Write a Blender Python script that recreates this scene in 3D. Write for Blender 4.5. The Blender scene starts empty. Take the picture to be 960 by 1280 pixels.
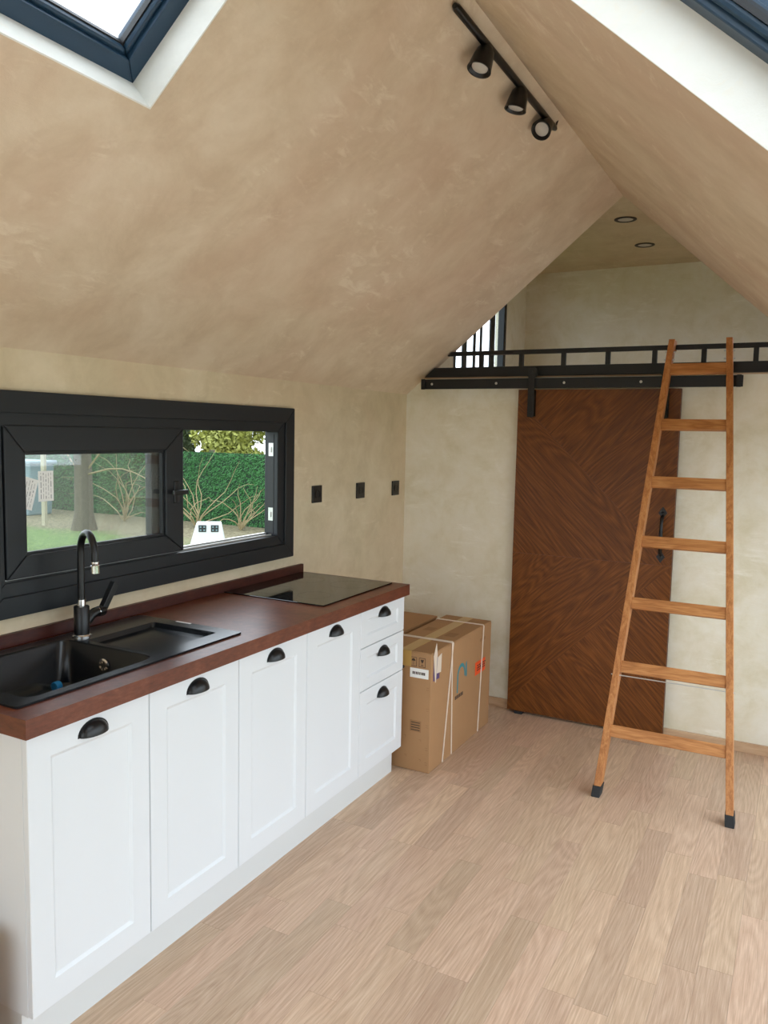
import bpy, bmesh, math, random
from mathutils import Vector, Matrix
random.seed(7)
S = bpy.context.scene
COL = S.collection
sin, cos, pi = math.sin, math.cos, math.pi

# ------------------------------------------------------------------ camera
CP = Vector((2.1723, -3.2467, 1.5857)); YAW, PIT, ROL, FPX = .4871, -.0984, .0205, 997.3
fw = Vector((-sin(YAW)*cos(PIT), cos(YAW)*cos(PIT), sin(PIT)))
r0 = Vector((cos(YAW), sin(YAW), 0)); u0 = r0.cross(fw)
rt = r0*cos(ROL) + u0*sin(ROL); up = rt.cross(fw)
cd = bpy.data.cameras.new('camera'); cam = bpy.data.objects.new('camera', cd); COL.objects.link(cam)
cd.sensor_fit = 'VERTICAL'; cd.sensor_height = 32; cd.lens = FPX/1280*32; cd.clip_start = .03
cam.matrix_world = Matrix(((rt.x, up.x, -fw.x, CP.x), (rt.y, up.y, -fw.y, CP.y), (rt.z, up.z, -fw.z, CP.z), (0, 0, 0, 1)))
S.camera = cam

# ------------------------------------------------------------------ sky, exposure
wd = bpy.data.worlds.new('sky'); S.world = wd; wd.use_nodes = True
wn = wd.node_tree.nodes; wl = wd.node_tree.links
bg = wn['Background']
tc = wn.new('ShaderNodeTexCoord'); nz = wn.new('ShaderNodeTexNoise'); nz.inputs['Scale'].default_value = 2.2; nz.inputs['Detail'].default_value = 4
cr = wn.new('ShaderNodeValToRGB')
cr.color_ramp.elements[0].position = .35; cr.color_ramp.elements[0].color = (.74, .87, 1.0, 1)
cr.color_ramp.elements[1].position = .7; cr.color_ramp.elements[1].color = (.93, .97, 1.0, 1)
wl.new(tc.outputs['Generated'], nz.inputs['Vector']); wl.new(nz.outputs['Fac'], cr.inputs['Fac']); wl.new(cr.outputs['Color'], bg.inputs['Color'])
bg.inputs['Strength'].default_value = 1.0
S.view_settings.view_transform = 'Standard'; S.view_settings.look = 'None'
S.view_settings.gamma = 1.0; S.view_settings.use_curve_mapping = False
S.view_settings.exposure = 2.05
S.cycles.max_bounces = 14; S.cycles.diffuse_bounces = 8; S.cycles.glossy_bounces = 4
S.cycles.transparent_max_bounces = 16; S.cycles.use_denoising = True
S.cycles.sample_clamp_indirect = 6

def portal(name, c, n, w, h, upv=(0, 0, 1)):
    """a sky portal in a window opening: adds no light, only guides the sampling of the sky through it"""
    l = bpy.data.lights.new(name, 'AREA'); l.shape = 'RECTANGLE'; l.size = w; l.size_y = h
    l.cycles.is_portal = True
    o = bpy.data.objects.new(name, l); COL.objects.link(o)
    z = -Vector(n).normalized(); y = Vector(upv); x = y.cross(z).normalized(); y = z.cross(x)
    o.matrix_world = Matrix(((x.x, y.x, z.x, c[0]), (x.y, y.y, z.y, c[1]), (x.z, y.z, z.z, c[2]), (0, 0, 0, 1)))
    return o

# ------------------------------------------------------------------ materials
def s2l(c):
    return tuple(((v/255)/12.92 if v <= 10 else (((v/255)+.055)/1.055)**2.4) for v in c)
def newmat(name):
    m = bpy.data.materials.new(name); m.use_nodes = True
    return m, m.node_tree.nodes, m.node_tree.links, m.node_tree.nodes['Principled BSDF']
def plain(name, rgb, rough=.5, metal=0, spec=.5, noise=0, nscale=20, bump=0, emit=0, coat=0):
    m, n, l, b = newmat(name); c = s2l(rgb)
    b.inputs['Base Color'].default_value = (*c, 1); b.inputs['Roughness'].default_value = rough
    b.inputs['Metallic'].default_value = metal; b.inputs['Specular IOR Level'].default_value = spec
    b.inputs['Coat Weight'].default_value = coat
    if noise or bump:
        t = n.new('ShaderNodeTexCoord'); z = n.new('ShaderNodeTexNoise'); z.inputs['Scale'].default_value = nscale; z.inputs['Detail'].default_value = 5
        l.new(t.outputs['Object'], z.inputs['Vector'])
        if noise:
            mx = n.new('ShaderNodeMix'); mx.data_type = 'RGBA'
            mx.inputs[6].default_value = (*[v*(1-noise) for v in c], 1); mx.inputs[7].default_value = (*[min(1, v*(1+noise)) for v in c], 1)
            l.new(z.outputs['Fac'], mx.inputs[0]); l.new(mx.outputs[2], b.inputs['Base Color'])
        if bump:
            bp = n.new('ShaderNodeBump'); bp.inputs['Strength'].default_value = bump; bp.inputs['Distance'].default_value = .002
            l.new(z.outputs['Fac'], bp.inputs['Height']); l.new(bp.outputs['Normal'], b.inputs['Normal'])
    if emit:
        b.inputs['Emission Color'].default_value = (*c, 1); b.inputs['Emission Strength'].default_value = emit
    return m
def ramp(n, pts):
    r = n.new('ShaderNodeValToRGB'); e = r.color_ramp.elements
    while len(e) < len(pts): e.new(.5)
    for k, (p, c) in enumerate(pts):
        e[k].position = p; e[k].color = (*c, 1)
    return r
def plaster(name, c0, c1, c2, stretch=(1, .35, 1), pink=(206, 172, 146), fleck=(244, 232, 210), amt=.5):
    """trowelled decorative plaster: soft mottling, warmer clouds and pale drawn-out trowel flecks"""
    m, n, l, b = newmat(name)
    def noise(sc, det, rough, dist, vec):
        z = n.new('ShaderNodeTexNoise'); z.inputs['Scale'].default_value = sc; z.inputs['Detail'].default_value = det
        z.inputs['Roughness'].default_value = rough; z.inputs['Distortion'].default_value = dist; l.new(vec, z.inputs['Vector']); return z.outputs['Fac']
    def mul(a, k):
        z = n.new('ShaderNodeMath'); z.operation = 'MULTIPLY'; l.new(a, z.inputs[0])
        if isinstance(k, float): z.inputs[1].default_value = k
        else: l.new(k, z.inputs[1])
        return z.outputs[0]
    def mixc(f, a, col):
        z = n.new('ShaderNodeMix'); z.data_type = 'RGBA'; l.new(f, z.inputs[0]); l.new(a, z.inputs[6]); z.inputs[7].default_value = (*s2l(col), 1); return z.outputs[2]
    t = n.new('ShaderNodeTexCoord').outputs['Object']
    mp = n.new('ShaderNodeMapping'); mp.inputs['Scale'].default_value = stretch; l.new(t, mp.inputs['Vector']); ts = mp.outputs[0]
    a = noise(4.5, 8, .68, .3, t); a2 = noise(1.3, 4, .6, .5, t)
    r1 = ramp(n, [(.34, s2l(c0)), (.5, s2l(c1)), (.66, s2l(c2))]); l.new(a, r1.inputs['Fac'])
    rp = ramp(n, [(.42, (0, 0, 0)), (.66, (1, 1, 1))]); l.new(a2, rp.inputs['Fac'])
    col = mixc(mul(rp.outputs['Color'], .42), r1.outputs['Color'], pink)
    f = noise(19, 7, .72, .7, ts); k = noise(2.6, 5, .65, .8, t)
    r2 = ramp(n, [(.52, (0, 0, 0)), (.63, (1, 1, 1))]); l.new(f, r2.inputs['Fac'])
    r3 = ramp(n, [(.47, (0, 0, 0)), (.62, (1, 1, 1))]); l.new(k, r3.inputs['Fac'])
    col = mixc(mul(mul(r2.outputs['Color'], r3.outputs['Color']), amt), col, fleck)
    l.new(col, b.inputs['Base Color']); b.inputs['Roughness'].default_value = .62; b.inputs['Specular IOR Level'].default_value = .3
    ad = n.new('ShaderNodeMath'); ad.operation = 'ADD'; l.new(f, ad.inputs[0]); l.new(a, ad.inputs[1])
    bp = n.new('ShaderNodeBump'); bp.inputs['Strength'].default_value = .3; bp.inputs['Distance'].default_value = .004
    l.new(ad.outputs[0], bp.inputs['Height']); l.new(bp.outputs['Normal'], b.inputs['Normal'])
    return m
def wood(name, dark, mid, light, scale=(1, 1, 1), rot=(0, 0, 0), rough=.45, rnd=0, ring=6., coat=0, fine=60, contrast=1., tone=0, fineamt=.75, spec=.5, det=2, dist=.35):
    """grain runs along local X after the mapping"""
    m, n, l, b = newmat(name)
    t = n.new('ShaderNodeTexCoord'); oi = n.new('ShaderNodeObjectInfo')
    off = n.new('ShaderNodeVectorMath'); off.operation = 'SCALE'; off.inputs[0].default_value = (13.7, 41.3, 27.1); l.new(oi.outputs['Random'], off.inputs['Scale'])
    ad = n.new('ShaderNodeVectorMath'); ad.operation = 'ADD'
    l.new(t.outputs['Object'], ad.inputs[0]); l.new(off.outputs[0], ad.inputs[1])
    rm = n.new('ShaderNodeMapping'); rm.inputs['Rotation'].default_value = rot; l.new(ad.outputs[0], rm.inputs['Vector'])
    mp = n.new('ShaderNodeMapping'); mp.inputs['Scale'].default_value = scale; l.new(rm.outputs[0], mp.inputs['Vector'])
    a = n.new('ShaderNodeTexNoise'); a.inputs['Scale'].default_value = 2.4; a.inputs['Detail'].default_value = det; a.inputs['Distortion'].default_value = dist; l.new(mp.outputs[0], a.inputs['Vector'])
    mr = n.new('ShaderNodeMath'); mr.operation = 'MULTIPLY'; mr.inputs[1].default_value = ring; l.new(a.outputs['Fac'], mr.inputs[0])
    fr = n.new('ShaderNodeMath'); fr.operation = 'PINGPONG'; fr.inputs[1].default_value = .5; l.new(mr.outputs[0], fr.inputs[0])
    mp2 = n.new('ShaderNodeMapping'); mp2.inputs['Scale'].default_value = (scale[0]*.35, scale[1]*1.2, scale[2]*1.2); l.new(rm.outputs[0], mp2.inputs['Vector'])
    f = n.new('ShaderNodeTexNoise'); f.inputs['Scale'].default_value = fine; f.inputs['Detail'].default_value = 4; f.inputs['Roughness'].default_value = .65; l.new(mp2.outputs[0], f.inputs['Vector'])
    sm = n.new('ShaderNodeMath'); sm.operation = 'MULTIPLY_ADD'; l.new(fr.outputs[0], sm.inputs[0]); sm.inputs[1].default_value = .55*contrast; sm.inputs[2].default_value = .02+(.75-fineamt)*.5
    s2 = n.new('ShaderNodeMath'); s2.operation = 'MULTIPLY_ADD'; l.new(f.outputs['Fac'], s2.inputs[0]); s2.inputs[1].default_value = fineamt; l.new(sm.outputs[0], s2.inputs[2])
    r = ramp(n, [(.22, s2l(dark)), (.5, s2l(mid)), (.8, s2l(light))]); l.new(s2.outputs[0], r.inputs['Fac'])
    last = r.outputs['Color']
    if tone:
        wnz = n.new('ShaderNodeTexWhiteNoise'); wnz.noise_dimensions = '1D'; l.new(oi.outputs['Random'], wnz.inputs['W'])
        rr = n.new('ShaderNodeMapRange'); rr.inputs['To Min'].default_value = 1-tone; rr.inputs['To Max'].default_value = 1+tone*.8; l.new(wnz.outputs['Value'], rr.inputs['Value'])
        hs = n.new('ShaderNodeHueSaturation'); l.new(rr.outputs[0], hs.inputs['Value']); l.new(last, hs.inputs['Color'])
        r2 = n.new('ShaderNodeMapRange'); r2.inputs['To Min'].default_value = .490; r2.inputs['To Max'].default_value = .501; l.new(oi.outputs['Random'], r2.inputs['Value']); l.new(r2.outputs[0], hs.inputs['Hue'])
        last = hs.outputs['Color']
    l.new(last, b.inputs['Base Color'])
    b.inputs['Roughness'].default_value = rough; b.inputs['Specular IOR Level'].default_value = spec; b.inputs['Coat Weight'].default_value = coat; b.inputs['Coat Roughness'].default_value = .2
    bp = n.new('ShaderNodeBump'); bp.inputs['Strength'].default_value = .12; bp.inputs['Distance'].default_value = .001; l.new(s2.outputs[0], bp.inputs['Height']); l.new(bp.outputs['Normal'], b.inputs['Normal'])
    return m
def glass(name, tint=(.965, .972, .972), haze=0., hazecol=(200, 205, 195)):
    m = bpy.data.materials.new(name); m.use_nodes = True; n = m.node_tree.nodes; l = m.node_tree.links
    n.remove(n['Principled BSDF']); out = n['Material Output']
    tr = n.new('ShaderNodeBsdfTransparent'); tr.inputs['Color'].default_value = (*tint, 1)
    gl = n.new('ShaderNodeBsdfGlossy'); gl.inputs['Roughness'].default_value = .01
    fr = n.new('ShaderNodeFresnel'); ge = n.new('ShaderNodeNewGeometry')     # a thin pane reflects the same from both of its faces
    io = n.new('ShaderNodeMapRange'); io.inputs['To Min'].default_value = 1.45; io.inputs['To Max'].default_value = 1/1.45
    l.new(ge.outputs['Backfacing'], io.inputs['Value']); l.new(io.outputs[0], fr.inputs['IOR'])
    mx = n.new('ShaderNodeMixShader'); l.new(fr.outputs[0], mx.inputs[0]); l.new(tr.outputs[0], mx.inputs[1]); l.new(gl.outputs[0], mx.inputs[2])
    last = mx.outputs[0]
    if haze:
        df = n.new('ShaderNodeBsdfTranslucent'); df.inputs['Color'].default_value = (*s2l(hazecol), 1)
        m2 = n.new('ShaderNodeMixShader'); m2.inputs[0].default_value = haze; l.new(last, m2.inputs[1]); l.new(df.outputs[0], m2.inputs[2]); last = m2.outputs[0]
    l.new(last, out.inputs['Surface'])
    return m

M = {}
M['plaster'] = plaster('beige_trowelled_plaster', (209, 188, 160), (219, 200, 173), (227, 210, 185), amt=.42)
M['tan'] = plaster('tan_cream_plaster', (202, 186, 154), (212, 197, 166), (220, 206, 178), pink=(210, 184, 154), amt=.3)
M['cream'] = plaster('cream_trowelled_plaster', (222, 214, 186), (234, 228, 208), (240, 236, 222), stretch=(.25, 1, 1), pink=(226, 216, 194), fleck=(250, 246, 234), amt=.55)
M['reveal'] = plaster('sky_brightened_plaster', (230, 230, 224), (238, 238, 232), (243, 243, 238), pink=(236, 234, 226))  # room plaster made paler: strong sky light in the reveal put into the colour
M['anth'] = plain('anthracite_window_profile', (28, 31, 34), .45, spec=.4, noise=.06, nscale=40)
M['anth_dark'] = plain('dark_gasket', (22, 23, 25), .5, noise=.05)
M['anth_roof'] = plain('sky_tinted_roof_window_profile', (32, 60, 82), .4, noise=.06, nscale=40)  # anthracite frame with the blue of the reflected sky put into its colour
M['steel'] = plain('black_painted_steel', (13, 13, 14), .55, noise=.1, nscale=60, bump=.05)
M['blackmetal'] = plain('matt_black_metal', (13, 13, 14), .36, noise=.06, nscale=50)
M['chrome'] = plain('polished_chrome', (215, 215, 215), .12, metal=1, noise=.03)
M['zinc'] = plain('zinc_keeper', (205, 205, 200), .35, metal=.6, noise=.05)
M['white'] = plain('white_lacquered_mdf', (222, 226, 229), .38, noise=.012, nscale=3)
M['toe'] = plain('white_plinth', (214, 217, 217), .45, noise=.012, nscale=3)
M['counter'] = wood('red_brown_stained_wood', (78, 38, 24), (104, 55, 36), (130, 78, 56), scale=(2, .6, 2), rot=(0, 0, pi/2), rough=.36, ring=4, fine=45, contrast=.6)
M['splash'] = wood('dark_stained_upstand_wood', (52, 20, 14), (70, 30, 20), (88, 42, 28), scale=(2, .6, 2), rot=(0, 0, pi/2), rough=.4, ring=4, fine=45, contrast=.5)
M['sink'] = plain('black_granite_composite', (12, 16, 21), .25, noise=.2, nscale=300, bump=.03)
M['hob'] = plain('black_glass_hob', (9, 9, 10), .04, spec=.75, noise=.05)
M['ladder'] = wood('honey_pine', (142, 84, 38), (178, 115, 60), (202, 142, 84), scale=(1.2, 8, 8), rot=(0, pi/2, 0), rough=.5, ring=5, fine=30)
M['rung'] = wood('honey_pine_rung', (142, 84, 38), (180, 118, 62), (204, 145, 86), scale=(1.5, 9, 9), rough=.5, ring=4, fine=25)
M['floor'] = wood('pale_oak_laminate', (176, 144, 116), (210, 182, 154), (238, 218, 194), scale=(.4, 3.4, 3.4), rot=(0, 0, pi/2), rough=.42, ring=20, fine=60, contrast=.42, tone=.125, fineamt=.62, det=.6, dist=.25)
M['under'] = plain('underlay', (120, 100, 80), .8, noise=.05)
M['base'] = wood('oak_skirting', (176, 140, 108), (198, 164, 130), (214, 184, 150), scale=(1, 5, 5), rough=.5, ring=4, fine=20)
for nm, an in (('veneer_down', -pi/4), ('veneer_up', pi/4)):
    M[nm] = wood(nm, (62, 32, 7), (110, 62, 20), (154, 96, 40), scale=(.5, 3.4, 3.4), rot=(0, an, 0), rough=.42, ring=16, fine=42, contrast=.55, fineamt=.62, spec=.3, det=1, dist=.3)
M['dooredge'] = wood('door_edge_wood', (60, 32, 12), (86, 48, 20), (110, 64, 30), scale=(6, 6, 1), rough=.5)
M['card'] = plain('brown_cardboard', (168, 128, 88), .8, noise=.07, nscale=8, bump=.08)
M['card2'] = plain('darker_cardboard', (150, 112, 74), .8, noise=.07, nscale=8, bump=.08)
M['tape'] = plain('packing_tape', (188, 150, 84), .3, noise=.04)
M['strap'] = plain('white_strapping', (222, 206, 188), .5, noise=.04)
M['ink'] = plain('dark_print', (66, 50, 38), .8, noise=.05)
M['inkgrey'] = plain('grey_print', (112, 112, 114), .8, noise=.05)
M['teal'] = plain('teal_marker', (60, 130, 138), .7, noise=.1)
M['orange'] = plain('orange_sticker', (232, 84, 30), .6, noise=.1, nscale=60)
M['paper'] = plain('white_paper', (236, 236, 232), .7, noise=.02)
M['purple'] = plain('purple_print', (84, 66, 110), .6, noise=.15, nscale=60)
M['rubber'] = plain('black_rubber', (34, 36, 38), .7, noise=.06)
M['lens'] = plain('frosted_lamp_lens', (205, 200, 192), .4, noise=.02)
M['ring'] = plain('dark_bronze_ring', (46, 34, 28), .5, noise=.06)
M['bluecap'] = plain('blue_plastic', (40, 140, 205), .35, noise=.04)
M['clearplastic'] = glass('clear_plastic', (.86, .9, .92), haze=.15)
M['glass'] = glass('window_glass')
M['hazy'] = glass('hazy_window_glass', haze=.016)  # thin even milky veil mixed into the pane
M['fence'] = plain('artificial_hedge_backing', (22, 46, 26), .8, noise=.3, nscale=30)
M['blade'] = plain('artificial_hedge_blades', (54, 112, 54), .6, noise=.45, nscale=18)
M['leaf'] = plain('yellow_green_leaves', (138, 142, 62), .6, noise=.5, nscale=9)
M['leafd'] = plain('dark_green_leaves', (56, 70, 34), .6, noise=.5, nscale=9)
M['bark'] = plain('grey_bark', (84, 76, 60), .85, noise=.3, nscale=25, bump=.3)
M['twig'] = plain('dry_twig', (140, 126, 92), .8, noise=.2, nscale=30)
M['stake'] = plain('weathered_stake', (160, 154, 130), .8, noise=.15, nscale=20)
M['bin'] = plain('grey_blue_plastic', (104, 126, 132), .5, noise=.05)
M['render'] = plain('white_outer_render', (214, 210, 200), .8, noise=.05)

# ------------------------------------------------------------------ mesh helpers
class MB:
    def __init__(s): s.bm = bmesh.new()
    def box(s, x0, x1, y0, y1, z0, z1, mt=None):
        vs = [s.bm.verts.new(Vector(p) if mt is None else mt @ Vector(p)) for p in
              ((x0, y0, z0), (x1, y0, z0), (x1, y1, z0), (x0, y1, z0), (x0, y0, z1), (x1, y0, z1), (x1, y1, z1), (x0, y1, z1))]
        for f in ((3, 2, 1, 0), (4, 5, 6, 7), (0, 1, 5, 4), (1, 2, 6, 5), (2, 3, 7, 6), (3, 0, 4, 7)):
            s.bm.faces.new([vs[i] for i in f])
        return s
    def prism(s, poly, d):
        """poly: list of 3-D points, extruded by the vector d"""
        d = Vector(d); a = [s.bm.verts.new(Vector(p)) for p in poly]; b = [s.bm.verts.new(Vector(p)+d) for p in poly]
        s.bm.faces.new(a); s.bm.faces.new(b[::-1])
        for i in range(len(a)):
            j = (i+1) % len(a); s.bm.faces.new((a[j], a[i], b[i], b[j]))
        return s
    def quad(s, pts):
        s.bm.faces.new([s.bm.verts.new(Vector(p)) for p in pts]); return s
    def tube(s, pts, rad, seg=12, caps=True):
        pts = [Vector(p) for p in pts]; n = len(pts); rad = rad if isinstance(rad, (list, tuple)) else [rad]*n
        rings = []; prev = None
        for i in range(n):
            t = (pts[min(i+1, n-1)]-pts[max(i-1, 0)]).normalized()
            if prev is None:
                a = t.orthogonal().normalized()
            else:
                a = (prev - t*prev.dot(t)).normalized()
            prev = a; b = t.cross(a)
            rings.append([s.bm.verts.new(pts[i]+(a*cos(2*pi*k/seg)+b*sin(2*pi*k/seg))*rad[i]) for k in range(seg)])
        for i in range(n-1):
            for k in range(seg):
                q = (k+1) % seg; s.bm.faces.new((rings[i][k], rings[i][q], rings[i+1][q], rings[i+1][k]))
        if caps:
            s.bm.faces.new(rings[0][::-1]); s.bm.faces.new(rings[-1])
        return s
    def ringframe(s, plane, outer, inner, d0, d1, gap=.0004):
        """four mitred members; plane 'x': coordinates (y,z) at depth x=d0..d1, or a matrix for local (u,v,w)"""
        (a0, b0, a1, b1), (c0, e0, c1, e1) = outer, inner
        O = [(a0, b0), (a1, b0), (a1, b1), (a0, b1)]; I = [(c0, e0), (c1, e0), (c1, e1), (c0, e1)]
        for k in range(4):
            j = (k+1) % 4
            poly = [O[k], O[j], I[j], I[k]]
            tx, ty = O[j][0]-O[k][0], O[j][1]-O[k][1]; L = math.hypot(tx, ty); tx, ty = tx/L*gap, ty/L*gap
            poly = [(poly[0][0]+tx, poly[0][1]+ty), (poly[1][0]-tx, poly[1][1]-ty), (poly[2][0]-tx, poly[2][1]-ty), (poly[3][0]+tx, poly[3][1]+ty)]
            if plane == 'x':
                s.prism([(d0, u, v) for u, v in poly], (d1-d0, 0, 0))
            else:
                p3 = [plane @ Vector((u, v, d0)) for u, v in poly]; s.prism(p3, plane.to_3x3() @ Vector((0, 0, d1-d0)))
        return s
    def lathe(s, prof, mt, seg=24):
        """prof: (r, h) pairs around local z of mt"""
        rings = []
        for r, h in prof:
            rings.append([s.bm.verts.new(mt @ Vector((max(r, 1e-5)*cos(2*pi*k/seg), max(r, 1e-5)*sin(2*pi*k/seg), h))) for k in range(seg)])
        for i in range(len(rings)-1):
            for k in range(seg):
                q = (k+1) % seg; s.bm.faces.new((rings[i][k], rings[i][q], rings[i+1][q], rings[i+1][k]))
        s.bm.faces.new(rings[0][::-1]); s.bm.faces.new(rings[-1])
        return s
    def build(s, name, mat, parent=None, bevel=0, smooth=False, merge=False):
        if merge: bmesh.ops.remove_doubles(s.bm, verts=s.bm.verts, dist=1e-4)
        bmesh.ops.recalc_face_normals(s.bm, faces=s.bm.faces)
        me = bpy.data.meshes.new(name); s.bm.to_mesh(me); s.bm.free()
        me.materials.append(M[mat] if isinstance(mat, str) else mat)
        if smooth:
            for p in me.polygons: p.use_smooth = True
            me.set_sharp_from_angle(angle=math.radians(38))
        o = bpy.data.objects.new(name, me); COL.objects.link(o)
        if parent is not None:
            o.parent = parent
            o.matrix_parent_inverse = Matrix.Translation(-Vector(parent.get('_w', parent.location)))
        if bevel:
            bv = o.modifiers.new('bevel', 'BEVEL'); bv.width = bevel; bv.segments = 2; bv.limit_method = 'ANGLE'; bv.angle_limit = math.radians(40)
        return o
def thing(name, label, cat, loc=(0, 0, 0), group=None, kind=None):
    o = bpy.data.objects.new(name, None); COL.objects.link(o); o.location = loc; o.empty_display_size = .05
    return tag(o, label, cat, group, kind)
def tag(o, label=None, cat=None, group=None, kind=None):
    if label: o['label'] = label
    if cat: o['category'] = cat
    if group: o['group'] = group
    if kind: o['kind'] = kind
    return o
def struct(o, label=None): return tag(o, label, None, None, 'structure')
def frame_from(origin, z, xhint=(1, 0, 0)):
    z = Vector(z).normalized(); x = Vector(xhint); x = (x - z*x.dot(z))
    if x.length < 1e-4: x = z.orthogonal()
    x.normalize(); y = z.cross(x)
    return Matrix(((x.x, y.x, z.x, origin[0]), (x.y, y.y, z.y, origin[1]), (x.z, y.z, z.z, origin[2]), (0, 0, 0, 1)))

# ------------------------------------------------------------------ room shell
D = 1.1187            # back wall plane
YF = -4.3             # front (glazed gable) plane
XR = 2.42             # right wall
ZS = 1.8211           # spring of the left slope
RX, RZ = 1.225, 2.849 # ridge
ZR = 1.76             # spring of the right slope
ZL = 1.925            # loft floor
ZC, YB, XL = 2.90, 3.2, .04   # loft ceiling, loft back wall, loft left wall

# floor with its planks
fl = struct(MB().box(-.1, XR+.1, YF-.1, D+.1, -.14, -.012).build('floor', 'under'), 'pale oak laminate floor of narrow strips')
PW = .0965
ends = {13: -.617, 14: -.238, 17: -.552, 19: -.243, 20: -.778, 21: -.425, 11: -.58, 9: -1.15, 6: -1.13}
for i in range(-1, 25):
    xa, xb = .0445+PW*i, .0445+PW*(i+1)
    xa, xb = max(xa, .0), min(xb, XR)
    if xb-xa < .01: continue
    rr = random.Random(i*31+5)
    L = .58
    st = ends.get(i, YF+rr.uniform(.1, L)); 
    ys = [YF]; y = st
    while y > YF: y -= L*2
    cuts = []
    while y < D:
        if y > YF+.05 and y < D-.05: cuts.append(y)
        y += L*rr.choice((.8, 1.0, 1.2, 1.4, 1.0)) if i not in ends else L
    ys = [YF]+cuts+[D]
    g = .00025
    for a, b in zip(ys[:-1], ys[1:]):
        MB().box(xa+g, xb-g, a+g, b-g, -.012, 0).build('plank', 'floor', fl)

def wall_with_hole(fn, lo, hi, hole):
    """fn(a0,a1,b0,b1): adds a box piece in the wall's plane"""
    (A0, B0), (A1, B1) = lo, hi; a0, b0, a1, b1 = hole
    fn(A0, A1, B0, b0); fn(A0, A1, b1, B1); fn(A0, a0, b0, b1); fn(a1, A1, b0, b1)
# left wall with the kitchen window opening
WH = (-1.70, 1.045, -.165, 1.632)
m = MB(); wall_with_hole(lambda a, b, c, d: m.box(-.075, 0, a, b, c, d), (YF-.1, -.14), (D, ZS), WH)
struct(m.build('wall_left', 'tan'), 'cream trowelled plaster wall behind the kitchen units')
# back wall (below the loft)
struct(MB().box(-.1, XR+.1, D, D+.1, -.14, ZL-.012).build('wall_back', 'cream'), 'cream trowelled plaster wall behind the sliding door')
# right wall with a glazed sliding door
RH = (-3.0, 0, .95, 1.72)
m = MB(); wall_with_hole(lambda a, b, c, d: m.box(XR, XR+.1, a, b, c, d), (YF-.1, -.14), (D, ZR), (RH[0], 0, RH[2], RH[3]))
struct(m.build('wall_right', 'cream'))
# roof slopes
sl = (RZ-ZS)/RX; th = math.atan(sl); slr = (RZ-ZR)/(XR-RX); thr = math.atan(slr)
TL = Matrix(((cos(th), 0, -sin(th), 0), (0, 1, 0, 0), (sin(th), 0, cos(th), ZS), (0, 0, 0, 1)))         # u up the slope, v = y, w outwards
TR = Matrix(((cos(thr), 0, sin(thr), RX), (0, 1, 0, 0), (-sin(thr), 0, cos(thr), RZ), (0, 0, 0, 1)))     # u down the slope
LL = RX/cos(th); LR = (XR-RX)/cos(thr)
SH = (.664/cos(th), -2.62, .664/cos(th)+.52, -1.69)                       # left skylight hole (u0,v0,u1,v1)
SR = (.30, -2.75, 1.36, -1.712)
RT = .15
def roof(name, T, L0, L1, H, lab):
    m = MB()
    for a, b, c, d in ((L0, H[0], YF-.1, D), (H[2], L1, YF-.1, D), (H[0], H[2], YF-.1, H[1]), (H[0], H[2], H[3], D)):
        m.box(a, b, c, d, 0, RT, T)
    return struct(m.build(name, 'plaster'), lab)
roof('ceiling_left', TL, -.15, LL+.04, SH, 'sloping beige trowelled plaster ceiling above the kitchen')
roof('ceiling_right', TR, -.04, LR+.15, SR, 'sloping beige trowelled plaster ceiling opposite the kitchen')
# front gable: wall around a wide glazed door
m = MB(); FW = .14; FD = (.15, 2.30, 1.84)
m.box(-.1, FD[0], YF-.1, YF, -.14, 1.85).box(FD[1], XR+.1, YF-.1, YF, -.14, 1.85)
m.prism([(-.05, YF-.1, 1.85), (FD[0], YF-.1, 1.85), (FD[0], YF-.1, 2.12), (.3, YF-.1, ZS+sl*.3+.02)], (0, .1, 0))
m.prism([(FD[0], YF-.1, FD[2]), (FD[1], YF-.1, FD[2]), (FD[1], YF-.1, 2.15), (RX, YF-.1, RZ+.05), (FD[0], YF-.1, 2.15)], (0, .1, 0))
m.prism([(FD[1], YF-.1, 1.85), (XR+.05, YF-.1, 1.85), (FD[1], YF-.1, 2.15)], (0, .1, 0))
struct(m.build('wall_front', 'cream'))
# loft shell
struct(MB().box(-.06, XR+.1, D, YB, ZL-.012, ZL).build('floor_loft', 'base'), 'loft floor edge above the back wall')
LWH = (1.72, ZL+.04, 2.74, 2.72)
m = MB(); wall_with_hole(lambda a, b, c, d: m.box(XL-.09, XL, a, b, c, d), (D, ZL), (YB, ZC), LWH)
struct(m.build('wall_loft_left', 'cream'), 'plaster side wall of the loft beside the narrow window')
struct(MB().box(XL-.09, XR+.1, YB, YB+.1, ZL-.1, ZC+.1).build('wall_loft_back', 'cream'), 'plaster end wall of the loft')
RLH = (1.35, ZL+.1, 2.6, 2.72)
m = MB(); wall_with_hole(lambda a, b, c, d: m.box(XR, XR+.1, a, b, c, d), (D, ZL), (YB, ZC), RLH)
struct(m.build('wall_loft_right', 'cream'))
struct(MB().box(XL-.09, XR+.1, D, YB, ZC, ZC+.1).build('ceiling_loft', 'tan'), 'flat plaster ceiling of the loft')
# outside cheeks that close the taller loft box above the roof slopes
mm = MB()
mm.prism([(XL-.09, D, ZS-.2), (XL-.09, D, ZC+.1), (RX, D, ZC+.1), (RX, D, RZ+.001), (0, D, ZS+.001), (0, D, ZS-.2)][1:5], (0, .03, 0))
mm.prism([(RX, D, RZ+.001), (RX, D, ZC+.1), (XR+.1, D, ZC+.1), (XR+.1, D, ZR-slr*.1)], (0, .03, 0))
struct(mm.build('trim_4', 'plaster'))
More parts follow.
